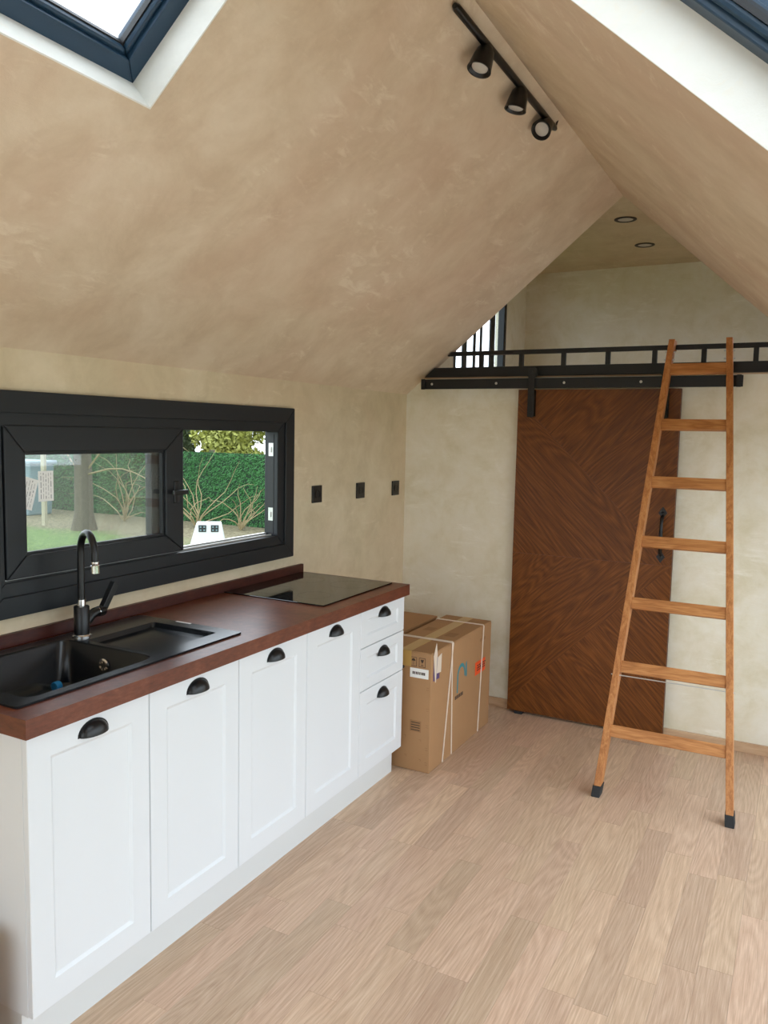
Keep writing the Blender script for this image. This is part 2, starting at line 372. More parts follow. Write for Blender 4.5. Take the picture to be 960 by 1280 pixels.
# skirting
struct(MB().box(0, .716, D-.013, D, 0, .052).build('baseboard_back', 'base', bevel=.002), 'pale wooden skirting along the foot of the back wall')
struct(MB().box(1.0, XR, D-.013, D, 0, .052).build('baseboard_back', 'base', bevel=.002))
struct(MB().box(0, .013, .02, D-.014, 0, .052).build('baseboard_left', 'base', bevel=.002))
struct(MB().box(XR-.013, XR, .96, D-.014, 0, .052).build('baseboard_right', 'base', bevel=.002))

# ------------------------------------------------------------------ kitchen window
w1 = thing('window_1', 'anthracite sliding window above the kitchen worktop', None, (0, -.9, 1.0), kind='structure')
w1['_w'] = (0, -.9, 1.0)
MB().ringframe('x', (-1.735, .990, -.0996, 1.693), (-1.665, 1.056, -.170, 1.624), -.001, .020).build('casing', 'anth', w1, bevel=.003)
MB().ringframe('x', (-1.698, 1.047, -.167, 1.630), (-1.648, 1.100, -.222, 1.582), -.064, .010).build('window_frame', 'anth', w1, bevel=.003)
MB().box(-.062, -.048, -1.64, -.23, 1.1005, 1.112).box(-.024, -.018, -1.64, -.23, 1.1005, 1.108).build('track', 'zinc', w1)
for zz in (1.20, 1.50):
    MB().box(-.040, -.014, -.2245, -.2215, zz-.03, zz+.03).box(-.032, -.024, -.229, -.2245, zz-.012, zz+.012).build('keeper', 'zinc', w1)
MB().box(-.044, -.012, -.2240, -.2220, 1.11, 1.57).build('keep_channel', 'anth_dark', w1)
# inner sash
sa = MB().ringframe('x', (-1.645, 1.1085, -.856, 1.588), (-1.572, 1.178, -.953, 1.504), -.0225, .0145).build('sash', 'anth', w1, bevel=.004)
tag(sa, 'inner sliding sash with handle and paper stickers')
MB().ringframe('x', (-1.578, 1.172, -.947, 1.510), (-1.563, 1.187, -.962, 1.495), -.012, .004).build('gasket', 'anth_dark', sa)
MB().box(-.008, -.004, -1.566, -.959, 1.184, 1.498).build('glass_pane', 'hazy', sa)
h = MB().box(.0145, .020, -.912, -.886, 1.30, 1.385).tube([(.02, -.899, 1.343), (.045, -.899, 1.343)], .009).build('handle', 'blackmetal', sa, bevel=.003)
MB().box(.038, .050, -.945, -.866, 1.334, 1.352).build('handle_lever', 'blackmetal', sa, bevel=.003)
def paper(cy, cz, w, hh, rot, lines):
    T = Matrix.Translation((-.0035, cy, cz)) @ Matrix.Rotation(rot, 4, 'X')
    p = MB().box(-.0002, .0006, -w/2, w/2, -hh/2, hh/2, T).build('sticker', 'paper', sa)
    m = MB(); rr = random.Random(lines)
    for c in range(lines):
        yy = -w/2+w*(c+1)/(lines+1); z0 = -hh*.42
        while z0 < hh*.4:
            ln = rr.uniform(.006, .02); tk = rr.choice((.0005, .0005, .0011))
            m.box(.0006, .0009, yy-tk, yy+tk, z0, min(z0+ln, hh*.44), T); z0 += ln+.005
    m.build('print', 'inkgrey', sa)
paper(-1.482, 1.393, .058, .098, 0.0, 5)
paper(-1.548, 1.372, .05, .1, -.28, 4)
# outer sash, parked behind
so = MB().ringframe('x', (-1.647, 1.113, -.875, 1.575), (-1.585, 1.165, -.985, 1.522), -.062, -.0285).build('sash', 'anth', w1, bevel=.003)
tag(so, 'outer sliding sash parked behind the inner one')
MB().box(-.05, -.046, -1.58, -.99, 1.17, 1.517).build('glass_pane', 'hazy', so)
MB().box(-.0285, -.0255, -.93, -.922, 1.12, 1.57).build('brush_seal', 'zinc', so)
portal('sky_portal', (-.085, -.55, 1.34), (1, 0, 0), .62, .48)

# ------------------------------------------------------------------ skylights
def skylight(name, T, H, w0, lab):
    org = T @ Vector(((H[0]+H[2])/2, (H[1]+H[3])/2, w0))
    e = thing(name, lab, None, org, kind='structure'); e['_w'] = tuple(org)
    t = .004
    m = MB()   # plastered reveal lining, four thin boards inside the hole
    m.box(H[0], H[0]+t, H[1], H[3], .0005, w0, T).box(H[2]-t, H[2], H[1], H[3], .0005, w0, T)
    m.box(H[0]+t, H[2]-t, H[1], H[1]+t, .0005, w0, T).box(H[0]+t, H[2]-t, H[3]-t, H[3], .0005, w0, T)
    m.build('reveal', 'reveal', e)
    q = lambda d: (H[0]+d, H[1]+d, H[2]-d, H[3]-d)
    MB().ringframe(T, q(.0), q(.050), w0, w0+.06).build('window_frame', 'anth_roof', e, bevel=.003)
    MB().ringframe(T, q(.048), q(.066), w0+.012, w0+.06).build('sash', 'anth_roof', e, bevel=.008)
    MB().ringframe(T, q(.064), q(.070), w0+.025, w0+.04).build('gasket', 'anth_dark', e)
    MB().box(H[0]+.062, H[2]-.062, H[1]+.062, H[3]-.062, w0+.030, w0+.035, T).build('glass_pane', 'glass', e)
    n = T.to_3x3() @ Vector((0, 0, -1)); c = T @ Vector(((H[0]+H[2])/2, (H[1]+H[3])/2, w0+.09))
    portal('sky_portal', c, n, H[3]-H[1]-.1, H[2]-H[0]-.1, T.to_3x3() @ Vector((1, 0, 0)))
skylight('window_2', TL, SH, .09, 'roof window in the slope above the kitchen')
skylight('window_3', TR, SR, .098, 'roof window in the slope opposite the kitchen')

# ------------------------------------------------------------------ glazed doors that light the room (behind and beside the camera)
def glazed(name, plane, a0, a1, b0, b1, c, n, leaves, lab):
    """upright glazing in a wall plane: plane 'x' or 'y' at coordinate c"""
    T = Matrix(((0, 0, 1, c), (1, 0, 0, 0), (0, 1, 0, 0), (0, 0, 0, 1))) if plane == 'x' else Matrix(((1, 0, 0, 0), (0, 0, 1, c), (0, 1, 0, 0), (0, 0, 0, 1)))
    o = T @ Vector(((a0+a1)/2, b0, 0)); e = thing(name, lab, None, o, kind='structure'); e['_w'] = tuple(o)
    MB().ringframe(T, (a0, b0, a1, b1), (a0+.05, b0+.04, a1-.05, b1-.05), -.03, .03).build('window_frame', 'anth', e, bevel=.003)
    wv = (a1-a0-.1)/leaves
    for k in range(leaves):
        u0_, u1_ = a0+.05+k*wv, a0+.05+(k+1)*wv
        MB().ringframe(T, (u0_, b0+.04, u1_, b1-.05), (u0_+.05, b0+.1, u1_-.05, b1-.1), -.02, .02).build('sash', 'anth', e, bevel=.003)
        MB().box(u0_+.045, u1_-.045, b0+.095, b1-.095, -.003, .003, T).build('glass_pane', 'glass', e)
    portal('sky_portal', T @ Vector(((a0+a1)/2, (b0+b1)/2, 0)) - Vector(n)*.06, n, a1-a0, b1-b0)
glazed('door_2', 'y', FD[0], FD[1], 0, FD[2], YF-.05, (0, 1, 0), 2, 'anthracite glazed double entrance door')
glazed('door_3', 'x', RH[0], RH[2], 0, RH[3], XR+.05, (-1, 0, 0), 4, 'anthracite glazed sliding door')
glazed('window_5', 'x', RLH[0], RLH[2], RLH[1], RLH[3], XR+.05, (-1, 0, 0), 1, 'small loft window')
# loft window with close-set upright members
w4 = thing('window_4', 'narrow dark framed window with upright bars in the loft', None, (XL, 2.2, ZL), kind='structure'); w4['_w'] = (XL, 2.2, ZL)
MB().ringframe('x', (LWH[0], LWH[1], LWH[2], LWH[3]), (LWH[0]+.045, LWH[1]+.045, LWH[2]-.05, LWH[3]-.045), XL-.05, XL+.001).build('window_frame', 'anth', w4, bevel=.003)
for y0, y1, xa, xb in ((1.93, 2.00, XL-.032, XL-.018), (2.455, 2.545, XL-.032, XL-.018), (2.135, 2.175, XL-.032, XL-.022), (2.262, 2.297, XL-.032, XL-.022)):
    MB().box(xa, xb, y0, y1, LWH[1]+.045, LWH[3]-.045).build('mullion', 'anth', w4, bevel=.003)
MB().box(XL-.045, XL-.041, LWH[0]+.04, LWH[2]-.045, LWH[1]+.04, LWH[3]-.04).build('glass_pane', 'glass', w4)
portal('sky_portal', (XL-.1, (LWH[0]+LWH[2])/2, (LWH[1]+LWH[3])/2), (1, 0, 0), LWH[2]-LWH[0], LWH[3]-LWH[1])

# ------------------------------------------------------------------ kitchen units
XFACE = .575
def front(y0, y1, z0, z1, iy, iz, name, parent):
    """shaker front with a recessed centre panel and a cup handle"""
    x1, x0, t = XFACE, XFACE-.018, .006
    b = bmesh.new(); g = .0015
    y0, y1, z0, z1 = y0+g, y1-g, z0+g, z1-g
    def loop(x, dy, dz): return [b.verts.new((x, y0+dy, z0+dz)), b.verts.new((x, y1-dy, z0+dz)), b.verts.new((x, y1-dy, z1-dz)), b.verts.new((x, y0+dy, z1-dz))]
    Ls = [loop(x0, 0, 0), loop(x1-.002, 0, 0), loop(x1, .002, .002), loop(x1, iy, iz), loop(x1-.002, iy+.003, iz+.003), loop(x1-t, iy+.009, iz+.009)]
    b.faces.new(Ls[0][::-1])
    for A, B in zip(Ls[:-1], Ls[1:]):
        for k in range(4):
            q = (k+1) % 4; b.faces.new((A[k], A[q], B[q], B[k]))
    b.faces.new(Ls[-1])
    m = MB(); m.bm.free(); m.bm = b
    d = m.build(name, 'white', parent)
    return d
def cup(yc, z, parent):
    """half-moon cup pull: open at the bottom, flat rim on the front"""
    m = MB(); W, H, Dp = .046, .036, .026; NU, NV = 14, 7
    # outer dome: quarter ellipsoid, nose edge along the bottom
    g = []
    for sc in (1., .9):
        rows = []
        for i in range(NU+1):
            a = pi*i/NU
            rowv = []
            for j in range(NV+1):
                e = pi/2*j/NV
                rowv.append(m.bm.verts.new((XFACE+.0005+Dp*sc*sin(a)*sin(e), yc+W*sc*cos(a), z+H*sc*sin(a)*cos(e))))
            rows.append(rowv)
        g.append(rows)
        for i in range(NU):
            for j in range(NV):
                m.bm.faces.new((rows[i][j], rows[i+1][j], rows[i+1][j+1], rows[i][j+1]))
    for i in range(NU):
        m.bm.faces.new((g[0][i][NV], g[0][i+1][NV], g[1][i+1][NV], g[1][i][NV]))
    # flange
    for i in range(NU):
        a0, a1 = pi*i/NU, pi*(i+1)/NU
        p = lambda a, s, x: (XFACE+x, yc+W*s*cos(a), z+H*s*sin(a))
        m.quad([p(a0, 1.0, .002), p(a1, 1.0, .002), p(a1, 1.09, .002), p(a0, 1.09, .002)])
        m.quad([p(a0, 1.09, .002), p(a1, 1.09, .002), p(a1, 1.09, 0), p(a0, 1.09, 0)])
    o = m.build('handle', 'blackmetal', parent, smooth=True, merge=True)
    return o
Y0, Y1 = -2.022, -.012
YS = [Y0+(Y1-Y0)*k/5 for k in range(6)]
ZB, ZT = .128, .850
def body(y0, y1, parent, end=False):
    x0, x1, t = .006, XFACE-.0185, .018
    MB().box(x0, x1, y0, y0+t, ZB, ZT).build('side_panel', 'white', parent)
    MB().box(x0, x1, y1-t, y1, ZB, ZT).build('side_panel', 'white', parent)
    MB().box(x0, x1, y0+t, y1-t, ZB, ZB+t).build('bottom_panel', 'white', parent)
    MB().box(x0, x0+.006, y0+t, y1-t, ZB+t, ZT).build('back_panel', 'white', parent)
units = [
    ('kitchen_cabinet', 'white two-door base cabinet under the black sink', [0, 1], False),
    ('kitchen_cabinet', 'white single-door base cabinet between the sink cabinet and the hob', [2], False),
    ('kitchen_cabinet', 'white single-door base cabinet next to the stack of drawers', [3], False),
    ('drawer_cabinet', 'white base cabinet with three drawers at the end by the cartons', [4], True)]
for nm, lab, ks, dr in units:
    y0, y1 = YS[ks[0]], YS[ks[-1]+1]
    c = thing(nm, lab, 'cabinet', (0.3, (y0+y1)/2, 0), group='kitchen base units'); c['_w'] = tuple(c.location)
    body(y0+.0005, y1-.0005, c)
    if not dr:
        for k in ks:
            d = front(YS[k], YS[k+1], ZB, ZT, .066, .068, 'door', c); cup((YS[k]+YS[k+1])/2, .795, d)
    else:
        for z0, z1, hz in ((.686, ZT, .795), (.500, .686, .622), (ZB, .500, .436)):
            d = front(YS[4], YS[5], z0, z1, .060, .045 if z1-z0 < .3 else .062, 'drawer', c); cup((YS[4]+YS[5])/2, hz, d)
    for yy in (y0+.05, y1-.05):
        MB().tube([(.47, yy, 0), (.47, yy, ZB)], .015, 10).build('foot', 'rubber', c)
tk = MB().box(.510, .528, Y0+.004, Y1-.004, 0, .1275).build('plinth', 'toe')
MB().box(.02, .510, Y0+.004, Y0+.020, 0, .1275).build('plinth_return', 'toe', tk)
tag(tk, 'white plinth board along the foot of the kitchen units', 'plinth')

# worktop with the sink cut-out, and its upstand
WX = .594; YA, YE = -2.037, 0.0
HX0, HX1, HY0, HY1 = .058, .500, -1.985, -1.14
m = MB()
for a, b, c, d in ((0.0005, HX0, YA, YE), (HX1, WX, YA, YE), (HX0, HX1, YA, HY0), (HX0, HX1, HY1, YE)):
    m.box(a, b, c, d, ZT+.0005, .8995)
wt = tag(m.build('worktop', 'counter', bevel=.0), 'red-brown stained wooden kitchen worktop', 'worktop')
us = tag(MB().box(.0005, .0185, YA, YE-.01, .9, .941).build('upstand', 'splash', bevel=.002), 'dark stained wooden upstand strip behind the worktop', 'upstand')

# sink
sk = thing('kitchen_sink', 'black composite inset sink with drainer and chrome overflow', 'sink', (.28, -1.56, .9)); sk['_w'] = tuple(sk.location)
SX0, SX1, SY0, SY1 = .045, .515, -2.0, -1.125
BX0, BX1, BY0, BY1, BZ = .092, .484, -1.945, -1.50, .742
def rrect(x0, x1, y0, y1, r, z, bm, seg=5):
    out = []
    for cx, cy, a0 in ((x1-r, y0+r, -pi/2), (x1-r, y1-r, 0), (x0+r, y1-r, pi/2), (x0+r, y0+r, pi)):
        for k in range(seg+1):
            a = a0+pi/2*k/seg; out.append(bm.verts.new((cx+r*cos(a), cy+r*sin(a), z)))
    return out
def bridge(bm, A, B):
    n = len(A)
    for k in range(n):
        q = (k+1) % n; bm.faces.new((A[k], A[q], B[q], B[k]))
# rim: strips around the bowl and the drainer tray
m = MB(); DX0, DX1, DY0, DY1 = .165, .450, -1.478, -1.180
zt = .906
b = m.bm
outer_top = rrect(SX0, SX1, SY0, SY1, .012, zt, b); outer_bot = rrect(SX0, SX1, SY0, SY1, .012, .9002, b)
bridge(b, outer_bot, outer_top)
bowl_top = rrect(BX0, BX1, BY0, BY1, .035, zt, b); tray_top = rrect(DX0, DX1, DY0, DY1, .01, zt, b)
eo = [b.edges.get((outer_top[k], outer_top[(k+1) % len(outer_top)])) for k in range(len(outer_top))]
def loopedges(L): return [b.edges.new((L[k], L[(k+1) % len(L)])) for k in range(len(L))]
eb = loopedges(bowl_top); et = loopedges(tray_top)
bmesh.ops.triangle_fill(b, use_beauty=True, edges=eo+eb+et)
bl2 = rrect(BX0+.004, BX1-.004, BY0+.004, BY1-.004, .035, zt-.006, b); bl3 = rrect(BX0+.012, BX1-.012, BY0+.012, BY1-.012, .045, BZ+.03, b)
bl4 = rrect(BX0+.035, BX1-.035, BY0+.035, BY1-.035, .05, BZ, b)
bridge(b, bowl_top, bl2); bridge(b, bl2, bl3); bridge(b, bl3, bl4); b.faces.new(bl4)
tr2 = rrect(DX0+.006, DX1-.006, DY0+.004, DY1-.008, .01, zt-.016, b); bridge(b, tray_top, tr2); b.faces.new(tr2)
m.build('bowl', 'sink', sk, smooth=True)
m = MB(); m.lathe([(.021, 0), (.021, .003), (.0165, .005), (.0165, .002)], frame_from((.278, BY1-.0095, .850), (0, -1, 0))).build('overflow', 'chrome', sk, smooth=True)
m = MB()
for k in range(3):
    a = k*pi/3; T = frame_from((.278, BY1-.0135, .850), (0, -1, 0)) @ Matrix.Rotation(a, 4, 'Z'); m.box(-.016, .016, -.0022, .0022, 0, .003, T)
m.build('overflow_grille', 'chrome', sk)
MB().lathe([(.042, 0), (.042, .003), (.03, .004), (.03, .002), (.004, .001)], frame_from((.28, -1.72, BZ+.0005), (0, 0, 1))).build('drain', 'chrome', sk, smooth=True)
MB().box(.226, .293, -1.136, -1.127, zt+.0002, zt+.0008).build('label', 'paper', sk)

# bottle lying in the bowl
bt = thing('plastic_bottle', 'clear plastic bottle with blue cap lying in the black sink', 'bottle', (.115, -1.68, BZ)); bt['_w'] = tuple(bt.location)
ax = Vector((.06, -1, 0)).normalized(); o0 = Vector((.142, -1.566, BZ+.036))
MB().lathe([(.011, .016), (.012, .03), (.016, .045), (.028, .075), (.032, .09), (.030, .1), (.032, .11), (.030, .12), (.032, .135), (.032, .2), (.028, .21)], frame_from(o0, ax)).build('bottle_body', 'clearplastic', bt, smooth=True)
MB().lathe([(.0145, 0), (.0155, .003), (.0155, .018), (.0145, .02)], frame_from(o0, ax)).build('cap', 'bluecap', bt, smooth=True)

# faucet
fa = thing('kitchen_faucet', 'matt black swan-neck mixer tap behind the sink bowl', 'faucet', (.112, -1.448, zt)); fa['_w'] = tuple(fa.location)
fx, fy = .112, -1.448
MB().lathe([(.031, 0), (.031, .004), (.026, .007), (.0255, .008)], frame_from((fx, fy, zt), (0, 0, 1))).build('base_ring', 'chrome', fa, smooth=True)
MB().lathe([(.0245, .0075), (.0245, .098), (.023, .1)], frame_from((fx, fy, zt), (0, 0, 1))).build('faucet_body', 'blackmetal', fa, smooth=True)
MB().lathe([(.0135, .1), (.0135, .122)], frame_from((fx, fy, zt), (0, 0, 1))).build('collar', 'chrome', fa, smooth=True)
dd = Vector((.92, -.39, 0)).normalized(); R_ = .066; zc = 1.186
pts = [Vector((fx, fy, zt+.12)), Vector((fx, fy, 1.1)), Vector((fx, fy, zc))]
for k in range(1, 15):
    a = pi*k/14*1.03; pts.append(Vector((fx, fy, zc))+dd*R_*(1-cos(a))+Vector((0, 0, R_*sin(a))))
pts.append(pts[-1]+(pts[-1]-pts[-2]).normalized()*.012)
MB().tube(pts, .0115, 14).build('spout', 'blackmetal', fa, smooth=True)
e0 = pts[-1]; ed = (pts[-1]-pts[-2]).normalized()
MB().lathe([(.0125, -.002), (.0125, .006), (.0115, .008), (.0135, .010), (.0135, .034), (.011, .035)], frame_from(e0, ed)).build('aerator', 'chrome', fa, smooth=True)
MB().tube([(fx, fy+.0, .945), (fx, fy+.022, .952), (fx, fy+.038, .968), (fx, fy+.055, .975), (fx, fy+.064, .975)], .0165, 14).build('side_arm', 'blackmetal', fa, smooth=True)
MB().lathe([(.017, .064), (.017, .067)], frame_from((fx, fy, .975), (0, 1, 0))).build('arm_ring', 'chrome', fa, smooth=True)
MB().lathe([(.0175, .067), (.0175, .09), (.015, .094)], frame_from((fx, fy, .975), (0, 1, 0))).build('lever_hub', 'blackmetal', fa, smooth=True)
MB().prism([(fx-.011, fy+.072, .975), (fx-.011, fy+.096, .972), (fx-.011, fy+.150, 1.052), (fx-.011, fy+.132, 1.068)], (.022, 0, 0)).build('lever', 'blackmetal', fa, bevel=.002)

# hob
hb = tag(MB().box(.022, .522, -.622, -.034, .9, .905).build('hob_glass', 'hob'), None)
hob = thing('induction_hob', 'flat black glass hob set on the worktop', 'hob', (.27, -.33, .9)); hob['_w'] = tuple(hob.location)
hb.parent = hob; hb.matrix_parent_inverse = Matrix.Translation(-hob.location); hb.name = 'glass_top'
bv = hb.modifiers.new('bevel', 'BEVEL'); bv.width = .0015
M['mark'] = plain('hob_marking', (60, 60, 62), .2, noise=.05)
for cx, cy, rr in ((.17, -.47, .085), (.17, -.19, .07), (.38, -.47, .07), (.38, -.19, .085)):
    mk = MB(); NS = 40
    for k in range(NS):
        a, b_ = 2*pi*k/NS, 2*pi*(k+1)/NS
        mk.quad([(cx+rr*cos(a), cy+rr*sin(a), .9051), (cx+rr*cos(b_), cy+rr*sin(b_), .9051), (cx+(rr-.0015)*cos(b_), cy+(rr-.0015)*sin(b_), .9051), (cx+(rr-.0015)*cos(a), cy+(rr-.0015)*sin(a), .9051)])
    mk.build('zone_marking', 'mark', hob)

# sockets
def socket(yc, zc, lab):
    e = thing('wall_socket', lab, 'socket', (0, yc, zc), group='black sockets on the kitchen wall'); e['_w'] = tuple(e.location)
    MB().box(.0003, .009, yc-.043, yc+.043, zc-.043, zc+.043).build('plate', 'blackmetal', e, bevel=.002)
    MB().lathe([(.023, .009), (.023, .0115), (.0195, .0115), (.0195, .0095)], frame_from((0, yc, zc), (1, 0, 0))).build('insert', 'blackmetal', e, smooth=True)
    MB().tube([(.0095, yc-.0095, zc), (.0105, yc-.0095, zc)], .0025, 8).tube([(.0095, yc+.0095, zc), (.0105, yc+.0095, zc)], .0025, 8).build('pin_hole', 'anth_dark', e)
socket(.122, 1.275, 'black wall socket closest to the kitchen window')
socket(.563, 1.270, 'black wall socket in the middle of the row of three')
socket(.985, 1.262, 'black wall socket closest to the back wall corner')

# ------------------------------------------------------------------ sliding door on its rail
d1 = thing('door_1', 'brown chevron-veneered sliding door hung from a black rail', None, (1.152, D-.045, .015), kind='structure'); d1['_w'] = tuple(d1.location)
DXL, DXR, DZ0, DZ1 = .723, 1.581, .015, 1.842
yf = D-.060
MB().box(DXL, DXR, yf+.0015, yf+.035, DZ0, DZ1).build('door_core', 'dooredge', d1)
zm = .93; g = .0004
def veneer(poly, mat): MB().prism([(px, yf, pz) for px, pz in poly], (0, .0015, 0)).build('veneer_panel', mat, d1)
zu, zl = 1.79, .07
veneer([(DXL, zm+g), (DXR-g, zm+g), (DXL, zu-g)], 'veneer_down')
veneer([(DXL, zu+g), (DXR, zm+g), (DXR, DZ1), (DXL, DZ1)], 'veneer_up')
veneer([(DXL, zm-g), (DXL, zl+g), (DXR-g, zm-g)], 'veneer_up')
veneer([(DXL, zl-g), (DXL, DZ0), (DXR, DZ0), (DXR, zm-g)], 'veneer_down')
RY0, RY1 = D-.088, D-.080    # rail thickness
for xc in (.806, 1.506):
    hg = MB().box(xc-.0185, xc+.0185, D-.0975, D-.0915, 1.690, 1.955).build('hanger', 'steel', d1, bevel=.002)
    MB().box(xc-.0185, xc+.0185, D-.0915, yf-.0001, 1.695, 1.835).build('hanger_spacer', 'steel', d1)
    MB().lathe([(.030, 0), (.030, .006), (.024, .007), (.024, .014), (.030, .015), (.030, .021)], frame_from((xc, D-.0735, 1.932), (0, -1, 0))).build('wheel', 'steel', d1, smooth=True)
    MB().lathe([(.008, 0), (.008, .005)], frame_from((xc, D-.0975, 1.935), (0, -1, 0)), 6).lathe([(.008, 0), (.008, .004)], frame_from((xc, D-.0975, 1.80), (0, -1, 0)), 6).lathe([(.008, 0), (.008, .004)], frame_from((xc, D-.0975, 1.72), (0, -1, 0)), 6).build('bolt', 'steel', d1)
# pull handle with diamond plates
hx = 1.524
m = MB()
for zc, sgn in ((1.205, 1), (.975, -1)):
    m.prism([(hx-.022, yf-.004, zc), (hx, yf-.004, zc-.032), (hx+.022, yf-.004, zc), (hx, yf-.004, zc+.032)], (0, .0038, 0))
    m.lathe([(.008, 0), (.006, .005), (.002, .007)], frame_from((hx, yf-.004, zc), (0, -1, 0)), 10)
hd = m.build('handle_plate', 'blackmetal', d1)
MB().tube([(hx, yf-.003, 1.19), (hx, yf-.022, 1.18), (hx, yf-.034, 1.15), (hx, yf-.036, 1.09), (hx, yf-.034, 1.03), (hx, yf-.022, 1.0), (hx, yf-.003, .99)], [.008, .009, .0085, .0095, .0085, .009, .008], 10).build('handle', 'blackmetal', d1, smooth=True)
gd = MB().box(.770, .815, yf-.012, yf+.03, 0.0002, .0145).build('floor_guide', 'rubber', bevel=.002)
tag(gd, 'small black floor guide under the sliding door', 'guide')
rl = thing('door_rail', 'black flat steel rail carrying the sliding door', 'rail', (1.0, D-.08, 1.875)); rl['_w'] = tuple(rl.location)
MB().box(.139, 1.866, RY0, RY1, 1.847, 1.903).build('rail_bar', 'steel', rl, bevel=.0015)
for xc in (.205, .60, .985, 1.385, 1.80):
    MB().lathe([(.011, 0), (.011, .0798)], frame_from((xc, D-.0001, 1.876), (0, -1, 0)), 12).build('standoff', 'steel', rl)
    MB().lathe([(.0075, 0), (.0065, .003), (.003, .0045)], frame_from((xc, RY0-.0001, 1.876), (0, -1, 0)), 10).build('screw_head', 'zinc', rl)
for xc in (.152, 1.848):
    MB().box(xc-.012, xc+.012, D-.100, RY0, 1.845, 1.905).build('end_stop', 'steel', rl, bevel=.003)

# loft guard rail
gr = thing('loft_guard_rail', 'low black steel ladder-pattern rail along the loft edge', 'railing', (1.2, D-.02, ZL)); gr['_w'] = tuple(gr.location)
MB().prism([(.128, D-.030, 1.920), (XR-.2, D-.030, 1.920), (XR-.2, D-.030, 1.974), (.192, D-.030, 1.974)], (0, .026, 0)).build('bottom_bar', 'steel', gr, bevel=.002)
MB().prism([(.271, D-.030, 2.040), (XR-.25, D-.030, 2.040), (XR-.25, D-.030, 2.064), (.299, D-.030, 2.064)], (0, .024, 0)).build('top_rail', 'steel', gr, bevel=.002)
for k in range(8):
    xc = .481+.2385*k
    MB().box(xc-.012, xc+.012, D-.028, D-.008, 1.974, 2.040).build('post', 'steel', gr)

# ------------------------------------------------------------------ ladder
ld = thing('wooden_ladder', 'honey wooden ladder leaning against the loft guard rail', 'ladder', (1.7, .2, 0)); ld['_w'] = tuple(ld.location)
A0, B0 = Vector((1.432, .205, 0)), Vector((1.523, 1.025, 2.05))
A1, B1 = Vector((1.981, .205, 0)), Vector((1.795, 1.025, 2.05))
tdir = Vector((0, .82, 2.05)).normalized(); nrm = Vector((0, -2.05, .82)).normalized()
def stile(A, B, ztop):
    d = (B-A); ext = d*(ztop/2.05); a = A+d*(.03/2.05); b2 = A+ext
    xw = .015; m = MB()
    x = Vector((1, 0, 0))
    def ring(c): return [c+x*sx*xw+nrm*sn for sx, sn in ((-1, .0), (1, .0), (1, -.052), (-1, -.052))]
    r_a, r_b = [m.bm.verts.new(v) for v in ring(a)], [m.bm.verts.new(v) for v in ring(b2)]
    m.bm.faces.new(r_a[::-1]); m.bm.faces.new(r_b)
    for k in range(4):
        q = (k+1) % 4; m.bm.faces.new((r_a[k], r_a[q], r_b[q], r_b[k]))
    m.build('stile', 'ladder', ld, bevel=.002)
    # rubber foot
    m = MB(); T = frame_from(A+Vector((0, .025, 0)), tdir, (1, 0, 0))
    fo = [A+x*sx*.0185+nrm*sn for sx, sn in ((-1, .004), (1, .004), (1, -.057), (-1, -.057))]
    lo = [m.bm.verts.new((v.x, v.y, 0.0003)) for v in fo]; d2 = (B-A)/2.05
    hi = [m.bm.verts.new(v+d2*(.045-(v.z))) for v in fo]
    m.bm.faces.new(lo[::-1]); m.bm.faces.new(hi)
    for k in range(4):
        q = (k+1) % 4; m.bm.faces.new((lo[k], lo[q], hi[q], hi[k]))
    m.build('rubber_foot', 'rubber', ld, bevel=.002)
    # hook over the guard rail
    c = A+d*(ztop/2.05)
    MB().box(c.x-.012, c.x+.012, c.y+.048, D+.012, 2.0645, 2.084).box(c.x-.012, c.x+.012, D-.003, D+.012, 2.035, 2.0645).build('hook', 'ladder', ld)
    for zz in (2.03, 1.99):
        p = A+d*(zz/2.05)+nrm*-.02
        MB().tube([p-x*.026, p+x*.026], .004, 8).build('bolt', 'zinc', ld)
stile(A0, B0, 2.088); stile(A1, B1, 2.088)
for zc in (1.940, 1.662, 1.384, 1.105, .825, .547, .276):
    f0 = zc/2.05; pl = A0+(B0-A0)*f0; pr = A1+(B1-A1)*f0
    m = MB()
    x0_, x1_ = pl.x+.0145, pr.x-.0145
    c = Vector((0, pl.y, zc)); hv = tdir*.0265
    vs = []
    for xx in (x0_, x1_):
        for s1, s2 in ((-1, -.006), (1, -.006), (1, -.032), (-1, -.032)):
            p = c+hv*s1+nrm*s2; vs.append(m.bm.verts.new((xx, p.y, p.z)))
    for f in ((0, 1, 2, 3), (7, 6, 5, 4), (0, 4, 5, 1), (1, 5, 6, 2), (2, 6, 7, 3), (3, 7, 4, 0)): m.bm.faces.new([vs[i] for i in f])
    m.build('rung', 'rung', ld, bevel=.002)
pl = A0+(B0-A0)*(.505/2.05); pr = A1+(B1-A1)*(.505/2.05)
MB().tube([pl+Vector((-.022, .01, 0)), pr+Vector((.022, .01, 0))], .0025, 8).build('tie_rod', 'zinc', ld)

